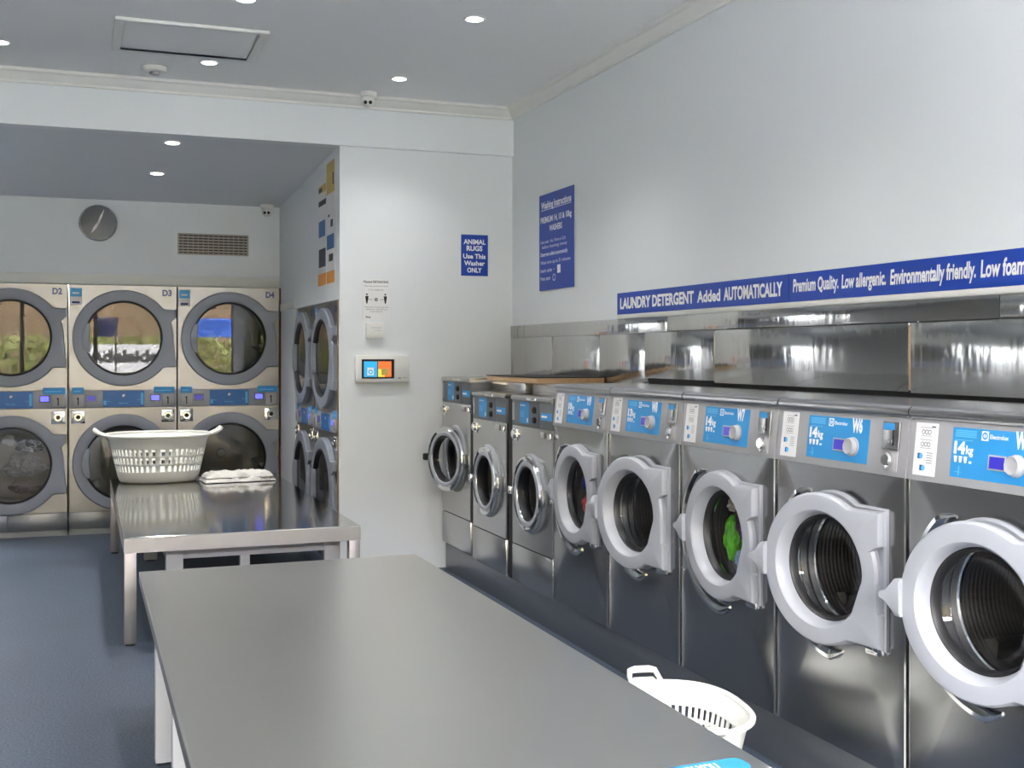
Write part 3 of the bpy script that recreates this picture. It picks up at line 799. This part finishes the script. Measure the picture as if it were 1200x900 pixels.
# ------------------------------------------------------------------ alcove wall items
def px2y(x, y, Y):
    return px2pillar(x, y, Y)
cx, cz = px2y(115, 261.5, YB)
t = thing('wall_clock', 'round grey wall clock with white hands above the rear dryers', 'clock', (cx, YB, cz))
bm = new(); lathe_y(bm, [(.172,0),(.172,-.03),(.165,-.036),(.157,-.03),(.157,-.016)], n=56); obj('rim', bm, M_CHROME, t)
bm = new(); lathe_y(bm, [(.158,-.015),(.15,-.016),(.01,-.016)], n=56, cap1=True); obj('dial', bm, M_CLOCK, t)
def hand(L, a, w):
    bm = new(); d = Vector((math.sin(a),0,math.cos(a))); n = Vector((math.cos(a),0,-math.sin(a)))
    loft(bm, [[d*-.02+n*s*w*.6+Vector((0,y,0)) for s, y in ((-1,-.020),(1,-.020),(1,-.018),(-1,-.018))], [d*L*.5+n*s*w+Vector((0,y,0)) for s, y in ((-1,-.020),(1,-.020),(1,-.018),(-1,-.018))], [d*L+n*s*w*.15+Vector((0,y,0)) for s, y in ((-1,-.020),(1,-.020),(1,-.018),(-1,-.018))]], 0, True, True)
    return bm
obj('minute_hand', hand(.135, math.radians(22), .010), M_WHITE, t); obj('hour_hand', hand(.11, math.radians(213), .014), M_WHITE, t)
x0, zt = px2y(208, 273, YB); x1, zb = px2y(291, 300.5, YB)
t = thing('vent_grille', 'brown grey air vent grille high on the alcove back wall', 'vent', ((x0+x1)/2, YB, (zt+zb)/2))
w, h_ = (x1-x0)/2, (zt-zb)/2
bm = new(); box(bm, -w, w, -.012, 0, h_-.014, h_); box(bm, -w, w, -.012, 0, -h_, -h_+.014); box(bm, -w, -w+.014, -.012, 0, -h_+.014, h_-.014); box(bm, w-.014, w, -.012, 0, -h_+.014, h_-.014)
M_VENT = mat('vent brown', rgb(172,162,153), .5); obj('vent_frame', bm, M_VENT, t)
bm = new(); box(bm, -w+.01, w-.01, -.002, 0, -h_+.01, h_-.01); obj('vent_backing', bm, mat('vent shadow', rgb(62,56,52), .8), t)
for k in range(6):
    z = -h_+.02+(2*h_-.04)*(k+.5)/6
    bm = new(); box(bm, -w+.014, w-.014, -.010, -.002, z-.0075, z+.0075, .001); obj('vent_slat', bm, M_VENT, t)
for k in range(13):
    x = -w+2*w*(k+1)/14
    bm = new(); box(bm, x-.003, x+.003, -.012, -.009, -h_+.014, h_-.014); obj('vent_bar', bm, M_VENT, t)
def dome_camera(x, y, z, label, turn=0):
    t = thing('security_camera', label, 'security camera', (x, y, z), turn, 'white dome security cameras')
    bm = new(); lathe_z(bm, [(.062,0),(.062,-.03),(.052,-.042),(.03,-.042)], n=32, cap1=True); obj('camera_base', bm, M_TRIM, t)
    bm = new(); r = bmesh.ops.create_uvsphere(bm, u_segments=28, v_segments=18, radius=.05)
    for v in bm.verts: v.co += Vector((0,-.012,-.068))
    obj('camera_ball', bm, M_TRIM, t)
    for s in (-1, 1):
        bm = new(); lathe_y(bm, [(.013,-.05),(.013,-.061),(.006,-.063)], s*.018, -.085, 16, cap1=True); obj('lens', bm, M_BLACK, t)
def px2ceil(x, y, z):
    d = (z-CAMZ)*1340/(415-y); u = (x-600)/1340
    return d*(u*.9358+.3526), d*(-u*.3526+.9358)
X, Y = px2ceil(466, 116, ZC); dome_camera(2.02, 8.42, ZC, 'white dome camera on the main ceiling just before the beam', -.3)
dome_camera(1.70, YB-.14, 3.1415, 'white dome camera in the far corner of the alcove ceiling', -.2)
X, Y = px2ceil(181, 79, ZC)
t = thing('smoke_detector', 'small round smoke detector on the ceiling near the hatch', 'smoke detector', (X, Y, ZC))
bm = new(); lathe_z(bm, [(.085,0),(.085,-.022),(.078,-.032),(.05,-.034)], n=40, cap1=True); obj('detector_body', bm, M_TRIM, t)
bm = new(); lathe_z(bm, [(.034,-.034),(.032,-.05),(.012,-.052)], n=24, cap1=True); obj('sensor_cap', bm, M_SILVER, t)

# downlights seen in the photograph
for (px, py, lab, pw) in ((556,22,'round downlight nearest the right wall in the main ceiling',34), (468,92,'round downlight on the ceiling above the dome camera',20),
                      (245,73,'round downlight beside the ceiling hatch edge',42), (288,-1,'round downlight cut by the top edge of the photo',42), (0,49,'round downlight cut by the left edge of the photo',42)):
    X, Y = px2ceil(px, py, ZC); downlight(X, Y, ZC, lab, pw)
for (px, py, lab) in ((202,167,'nearer downlight in the alcove ceiling behind the beam'), (184,203,'farther downlight in the alcove ceiling near the clock')):
    zz = 3.2
    for _ in range(6):
        X, Y = px2ceil(px, py, zz); zz = ZB+.005+(3.135-ZB-.005)*(Y-YP-.08)/(YB-YP-.06)
    downlight(X, Y, zz, lab, 34, -math.atan2(.138, 2.77))
downlight(-1.1, 9.4, ZB+.005-.133*(9.4-YP-.08)/2.77, 'alcove downlight beyond the left edge, lighting the rear dryers', 34, -math.atan2(.138, 2.77))

for (x, y, lab) in ((1.9, 4.3, 'added unseen ceiling downlight over the near table'), (1.9, 2.2, 'added unseen ceiling downlight nearest the shop window'), (-1.2, 4.3, 'added unseen ceiling downlight over the open floor')):
    downlight(x, y, ZC, lab)  # extra unseen downlights, added to spread the room light more evenly

# ------------------------------------------------------------------ folding tables
def steel_table(name, label, x0, x1, y0, y1, m, thick, legs, legmat, white_frame):
    t = thing(name, label, 'table', ((x0+x1)/2, (y0+y1)/2, 0))
    X, Y = (x1-x0)/2, (y1-y0)/2
    bm = new(); e = .012
    out = [(-X,-Y),(X,-Y),(X,Y),(-X,Y)]
    def R(k, z): return [(math.copysign(X-k, a), math.copysign(Y-k, b), z) for a, b in out]
    loft(bm, [R(.03, TOPZ-.03), R(.03, TOPZ-thick), R(.0, TOPZ-thick), R(0, TOPZ-.006), R(.002, TOPZ-.002), R(.007, TOPZ)], 0, True, True)
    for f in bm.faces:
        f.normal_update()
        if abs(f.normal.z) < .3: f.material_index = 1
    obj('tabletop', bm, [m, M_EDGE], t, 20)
    for (lx, ly, w, mm) in legs:
        bm = new(); box(bm, lx-w/2, lx+w/2, ly-w/2, ly+w/2, .012, TOPZ-.031, .003); lg = obj('leg', bm, mm, t)
        bm = new(); lathe_z(bm, [(w*.42,0),(w*.42,.012)], lx, ly, 16, cap0=True, cap1=True); obj('foot', bm, M_RUBBER, lg)
    bm = new()
    for (a, b, c, d) in white_frame[0]: box(bm, a, b, c, d, white_frame[1], white_frame[2], .002)
    obj('under_frame', bm, M_LEGW, t)
    return t
x0, x1, y0, y1 = .262, 1.655, 2.50, 5.83
cx, cy = (x0+x1)/2, (y0+y1)/2; X, Y = (x1-x0)/2, (y1-y0)/2
wl = .068
legs = [(s*(X-.055), yy-cy, wl, M_LEGW) for s in (-1, 1) for yy in (2.98, 3.96, 4.90)]
fr = [(-X+.022, -X+.088, -Y+.05, Y-.05), (X-.088, X-.022, -Y+.05, Y-.05)] + [(-X+.088, X-.088, yy-cy-.03, yy-cy+.03) for yy in (2.98, 3.96, 4.90)]
steel_table('folding_table', 'nearest large stainless steel folding table, bare apart from a blue card', x0, x1, y0, y1, M_TABLE, .05, legs, M_LEGW, (fr, TOPZ-.10, TOPZ-.035))
x0, x1, y0, y1 = .229, 1.611, 6.92, 10.26
cx, cy = (x0+x1)/2, (y0+y1)/2; X, Y = (x1-x0)/2, (y1-y0)/2
legs = [(s*(X-.036), t_*(Y-.04), .068, M_LEGS) for s in (-1, 1) for t_ in (-1, 1)]
legs += [(-X+.30, -Y+.32, .10, M_LEGW), (.03, -Y+.32, .06, M_LEGW), (X-.12, -Y+.32, .10, M_LEGW), (-X+.30, Y-.5, .10, M_LEGW), (X-.12, Y-.5, .10, M_LEGW)]
fr = [(-X+.25, X-.07, -Y+.28, -Y+.36), (-X+.25, X-.07, Y-.54, Y-.46), (-X+.25, -X+.33, -Y+.36, Y-.54), (X-.15, X-.07, -Y+.36, Y-.54)]
steel_table('folding_table', 'farther stainless steel folding table holding the basket and folded towel', x0, x1, y0, y1, M_TABLE2, .09, legs, M_LEGS, (fr, TOPZ-.187, TOPZ-.035))
# blue card on the near table
w, h_ = .26, .076; pts = []; k_ = .022
for cxx, cyy, a0 in ((w/2-k_, -h_/2+k_, -PI/2), (w/2-k_, h_/2-k_, 0), (-w/2+k_, h_/2-k_, PI/2), (-w/2+k_, -h_/2+k_, PI)):
    for k in range(7): pts.append((cxx+k_*math.cos(a0+k*PI/12), cyy+k_*math.sin(a0+k*PI/12)))
t = thing('blue_card', 'blue rounded card with white lettering at the near table corner', 'card', (1.475, 2.545, TOPZ), math.radians(2))
bm = new(); loft(bm, [[(x, y, z) for x, y in pts] for z in (.0005, .003)], 0, True, True); obj('card', bm, M_BLUE, t)
p = Print(); p.text('THANK YOU', -.11, .05, -.02, .042, .0035, 0, .04, .2); p.done('lettering', [M_WHITE], t, Matrix.Identity(4))

# ------------------------------------------------------------------ baskets
def basket_body():
    bm = new(); n = 52; H = .40; rows = []
    A0, B0, A1, B1 = .325, .25, .415, .34
    zs = [0, .012, .05, .088, .096, .146, .166, .216, .236, .288, .300, .345, .365, .40]
    ring = []
    for z in zs:
        f = z/H; g = 1-(1-min(1, z/.03))**2*.05 if z < .03 else 1
        a = (A0+(A1-A0)*f)*g; b = (B0+(B1-B0)*f)*g
        if z >= .345: a += .012*(z-.345)/.055; b += .012*(z-.345)/.055
        r = []
        for i in range(n*2):
            th = 2*PI*i/(n*2); c, s = math.cos(th), math.sin(th); e = .8
            r.append(bm.verts.new((a*math.copysign(abs(c)**e, c), b*math.copysign(abs(s)**e, s), z)))
        ring.append(r)
    N = n*2
    for k in range(len(zs)-1):
        for i in range(N):
            if k in (4, 6, 8) and i % 2 == 0: continue
            j = (i+1) % N; bm.faces.new((ring[k][i], ring[k][j], ring[k+1][j], ring[k+1][i]))
    bm.faces.new(ring[0][::-1])
    return bm
def basket_rim():
    bm = new(); n = 96; rings = []
    prof = [(0,.385),(.014,.384),(.026,.39),(.028,.402),(.018,.410),(.002,.409),(-.004,.40)]
    for i in range(n):
        th = 2*PI*i/n; c, s = math.cos(th), math.sin(th); e = .8
        cx_, sy_ = math.copysign(abs(c)**e, c), math.copysign(abs(s)**e, s)
        rings.append([((.420+o)*cx_, (.345+o)*sy_, z) for o, z in prof])
    rings.append(rings[0])
    loft(bm, rings); return bm
def basket_handle(s):
    def f():
        bm = new(); x = .440
        pts = [(x-.01, -.085, .395), (x+.045, -.08, .415), (x+.075, -.07, .438), (x+.082, -.04, .444), (x+.082, .04, .444), (x+.075, .07, .438), (x+.045, .08, .415), (x-.01, .085, .395)]
        tube(bm, [(s*a, b, c) for a, b, c in pts], [.012,.014,.017,.019,.019,.017,.014,.012], 10)
        # lower apron of the grip
        loft(bm, [[(s*(x-.012), b, .392) for b in (-.07,.07)], [(s*(x+.04), b, .386) for b in (-.065,.065)], [(s*(x+.062), b, .40) for b in (-.055,.055)], [(s*(x+.058), b, .408) for b in (-.055,.055)], [(s*(x+.036), b, .396) for b in (-.065,.065)], [(s*(x-.012), b, .402) for b in (-.07,.07)]], closed=False)
        return bm
    return f
def basket(loc, rz, label, size=.96):
    t = thing('laundry_basket', label, 'laundry basket', loc, rz, 'white plastic laundry baskets')
    t.scale = (size,)*3
    b = cached('bsk', 'basket_body', basket_body, M_BASKET, t, 60)
    md = b.modifiers.new('thick', 'SOLIDIFY'); md.thickness = .006; md.offset = 0
    cached('bskr', 'rim', basket_rim, M_BASKET, t)
    for k, s in ((0,-1),(1,1)): cached('bskh%d' % k, 'handle', basket_handle(s), M_BASKET, t)
    return t
def px2plane(x, y, z):
    d = (CAMZ-z)*1340/(y-415); u = (x-600)/1340
    return d*(u*.9358+.3526), d*(-u*.3526+.9358)
X, Y = px2plane(187, 567, TOPZ)
basket((X+.008, Y+.25, TOPZ+.005), math.radians(-1), 'white slotted laundry basket standing on the farther steel table')
basket((2.143, 3.924, .004), math.radians(79.8), 'white slotted laundry basket on the floor beside the near table', .78)
# folded towel
def towel():
    bm = new(); W, D = .29, .15
    for L in range(2):
        z0 = .002+L*.034; nx, ny = 44, 24; g = []
        rnd = L*9.1
        for k in (0, 1):
            gg = []
            for i in range(nx+1):
                row = []
                for j in range(ny+1):
                    u = i/nx*2-1; v = j/ny*2-1
                    k_ = (1-abs(u)**6)*(1-abs(v)**6)
                    nz = noise.noise(Vector((u*5+rnd, v*4, k*5.0)))*.022+noise.noise(Vector((u*13+rnd, v*9, 2)))*.010
                    x = u*W*(1-.05*L)+noise.noise(Vector((v*2, rnd, 3)))*.03
                    y = v*D*(1-.1*L)+noise.noise(Vector((u*2, rnd, 7)))*.03
                    z = z0+(.004+.036*max(0, k_)**.35+nz*max(0, k_)**.5 if k else .002)
                    row.append(bm.verts.new((x, y, max(.001, z))))
                gg.append(row)
            g.append(gg)
            for i in range(nx):
                for j in range(ny): bm.faces.new((gg[i][j], gg[i+1][j], gg[i+1][j+1], gg[i][j+1]))
    return bm
X, Y = px2plane(279, 566, TOPZ)
M_TOWEL = mat('towel cotton', rgb(206,204,200), .9, bump=.004, bscale=120, var=.12, vscale=30)
t = obj('folded_towel', towel(), M_TOWEL, None, 60, loc=(X+.02, Y+.19, TOPZ), rot=(0,0,math.radians(5)))
tag(t, 'folded pale towel lying on the farther steel table beside the basket', 'towel')

# ------------------------------------------------------------------ laundry in the drums
def garment(loc, sx_, sy_, sz_, m, label, seed, group=None, name='garment'):
    bm = new(); bmesh.ops.create_icosphere(bm, subdivisions=5, radius=1)
    for v in bm.verts:
        p = v.co.copy(); s = Vector((seed*3.1, seed*1.7, seed))
        n = noise.fractal(p*1.6+s, 1.0, 2.0, 4)
        r = abs(noise.noise(p*3.3+s*2))
        v.co = p*(1+.28*n-.32*(r**.6))
        v.co.x *= sx_; v.co.y *= sy_; v.co.z *= sz_
    return tag(obj(name, bm, m, None, 180, loc=loc), label, 'laundry', group)
cl = lambda n, c: mat(n, c, .85, bump=.002, bscale=40)
c5 = XF+.30
y9, y7 = yc(0), yc(2); zc = BZ+BCZ
G = 'laundry inside the washers'
garment((XF+.125, y9+.125, zc+.06), .045, .07, .075, cl('blue cotton', rgb(40,80,190)), 'blue garment inside the fourth washer from the corner', 1, G)
garment((XF+.125, y9+.12, zc-.08), .045, .07, .055, cl('red cotton', rgb(200,50,50)), 'red garment under the blue one inside a big washer', 2, G)
garment((XF+.12, y7+.125, zc-.03), .042, .05, .11, cl('green cotton', rgb(96,190,30)), 'bright green garment pressed to the washer glass', 3, G)
garment((XF+.125, y7+.03, zc+.06), .045, .05, .10, cl('purple cotton', rgb(92,52,96)), 'purple garment beside the green one inside the washer', 4, G)
garment((XF+.125, y7+.045, zc-.125), .045, .05, .045, cl('pale blue cotton', rgb(140,165,190)), 'pale blue garment at the bottom of the green laundry load', 5, G)
garment((XF+.12, y7+.11, zc+.115), .035, .04, .035, cl('cream cotton', rgb(190,180,170)), 'small cream garment above the green one in the washer', 6, G)
X2 = XD[2]; G2 = 'laundry inside the lower left dryer'
garment((X2+.11, YD+.27, .63), .19, .11, .11, cl('grey cotton', rgb(150,150,154)), 'pale grey laundry in the lower left rear dryer', 7, G2)
garment((X2+.17, YD+.24, .82), .14, .10, .07, cl('charcoal cotton', rgb(50,50,54)), 'charcoal striped laundry at the top of the lower left dryer load', 8, G2)
garment((X2-.03, YD+.19, .88), .06, .05, .05, cl('white cotton', rgb(225,225,225)), 'small white cloth at the top left of the dryer load', 9, G2)
garment((X2+.12, YD+.24, .44), .15, .12, .07, cl('brown grey cotton', rgb(120,110,106)), 'brown grey laundry at the bottom of the dryer load', 10, G2)

# ------------------------------------------------------------------ street outside, seen mirrored in the upper dryer doors
bm = new(); box(bm, -14, 14, -16, YF-.12, -.25, -.12); o = struct('ground_outside', bm, mat('pavement', rgb(150,151,153), .8, var=.15, vscale=2))
bm = new(); box(bm, -12, 14, -14.5, -13, -.12, 5.2); o = struct('wall_outside', bm, mat('street render', rgb(88,70,46), .8, var=.6, vscale=.9))
def hedge_bm(w, d, h, n, seed):
    rnd = random.Random(seed); bm = new()
    for i in range(n):
        x, y, z = rnd.uniform(-w, w), rnd.uniform(-d, d), h*rnd.random()**.8
        a = rnd.random()*6.28; b = rnd.uniform(-.8,.8); s = rnd.uniform(.06,.13)
        ux = Vector((math.cos(a), math.sin(a), .3))*s; uy = Vector((-math.sin(a)*b, math.cos(a)*b, 1)).normalized()*s*1.3
        P = Vector((x,y,z))
        f = bm.faces.new([bm.verts.new(P+q) for q in (-ux*.1, ux-uy*.1, ux*.4+uy, -ux*.6+uy*.6)])
    return bm
o = obj('hedge', hedge_bm(7, .4, 2.2, 5200, 3), mat('hedge leaf', rgb(92,100,32), .6, var=.4, vscale=3), None, 0, loc=(1.0,-9.5,-.12))
tag(o, 'yellow green street hedge mirrored in the upper dryer doors', 'hedge', None, 'stuff')
b = thing('street_banner', 'white banner with dark lettering mirrored in a rear dryer door', 'banner', (1.04, -8.8, 1.2))
p = Print(); p.slab(-1.0, 1.0, 0, .73, 0, .01, 0); p.done('cloth', [mat('banner cloth', rgb(150,150,150), .8)], b, frame((0,0,0), (1,0,0), (0,0,1)))
p = Print(); p.text('Adelaide', -.88, .88, .28, .30, -.006, 0, .05); p.done('lettering', [M_BLACK], b, frame((0,0,0), (1,0,0), (0,0,1)))
for s in (-1.02, 1.02):
    bm = new(); tube(bm, [(s,-.02,-1.32),(s,-.02,.78)], .025); obj('post', bm, M_BLACK, b)
for (ax, aw, lab, mm) in ((2.85, .75, 'blue awning mirrored in the upper door of the right rear dryer', mat('awning blue', rgb(30,86,180), .6)),
                          (.52, .26, 'narrow navy awning mirrored in the upper door of the middle rear dryer', mat('awning navy', rgb(28,34,84), .6))):
    b = thing('shop_awning', lab, 'awning', (ax, -4.6, 2.0), 0, 'street awnings mirrored in the dryer doors')
    bm = new(); prism_x(bm, [(0,0),(.02,0),(.55,-.25),(.55,-.42),(.53,-.42),(.53,-.24),(0,-.02)], -aw, aw); bm.transform(Matrix.Translation((0,0,.5)) @ Matrix.Rotation(PI, 4, 'Z'))
    obj('canopy', bm, mm, b)
    for s in (-aw+.05, aw-.05):
        bm = new(); tube(bm, [(s,0,-2.12),(s,0,.5)], .02); obj('post', bm, M_BLACK, b)

# ------------------------------------------------------------------ light, world, camera
w = bpy.data.worlds.new('sky'); SC.world = w; w.use_nodes = True
bgn = w.node_tree.nodes['Background']; bgn.inputs[0].default_value = (1.0,.985,.99,1); bgn.inputs[1].default_value = 24
sun = bpy.data.lights.new('sun', 'SUN'); sun.energy = 9; sun.angle = .02; sun.color = (1,.97,.93)
so = bpy.data.objects.new('sun', sun); COL.objects.link(so)
so.rotation_euler = Vector((-.35,-1,-1.5)).to_track_quat('-Z','Y').to_euler()
po = bpy.data.lights.new('window_portal', 'AREA'); po.shape = 'RECTANGLE'; po.size = XR-XL-.4; po.size_y = 2.7
po.cycles.is_portal = True
pob = bpy.data.objects.new('window_portal', po); COL.objects.link(pob); pob.location = ((XL+XR)/2, YF-.14, 1.7)
pob.rotation_euler = Vector((0,1,0)).to_track_quat('-Z','Z').to_euler()
cam = bpy.data.cameras.new('camera'); co = bpy.data.objects.new('camera', cam); COL.objects.link(co)
cam.sensor_width = 36; cam.lens = 1340/1200*36; cam.shift_y = -35/1200; cam.clip_start = .05
co.location = (0,0,CAMZ); co.rotation_euler = (PI/2, 0, -math.atan2(.3526,.9358))
SC.camera = co
vs = SC.view_settings; vs.view_transform = 'Standard'; vs.look = 'None'; vs.gamma = 1; vs.use_curve_mapping = False
vs.exposure = 1.8
cy_ = SC.cycles; cy_.use_denoising = True; cy_.max_bounces = 10; cy_.diffuse_bounces = 5; cy_.glossy_bounces = 6
cy_.transparent_max_bounces = 16; cy_.caustics_reflective = False; cy_.caustics_refractive = False
cy_.sample_clamp_indirect = 6
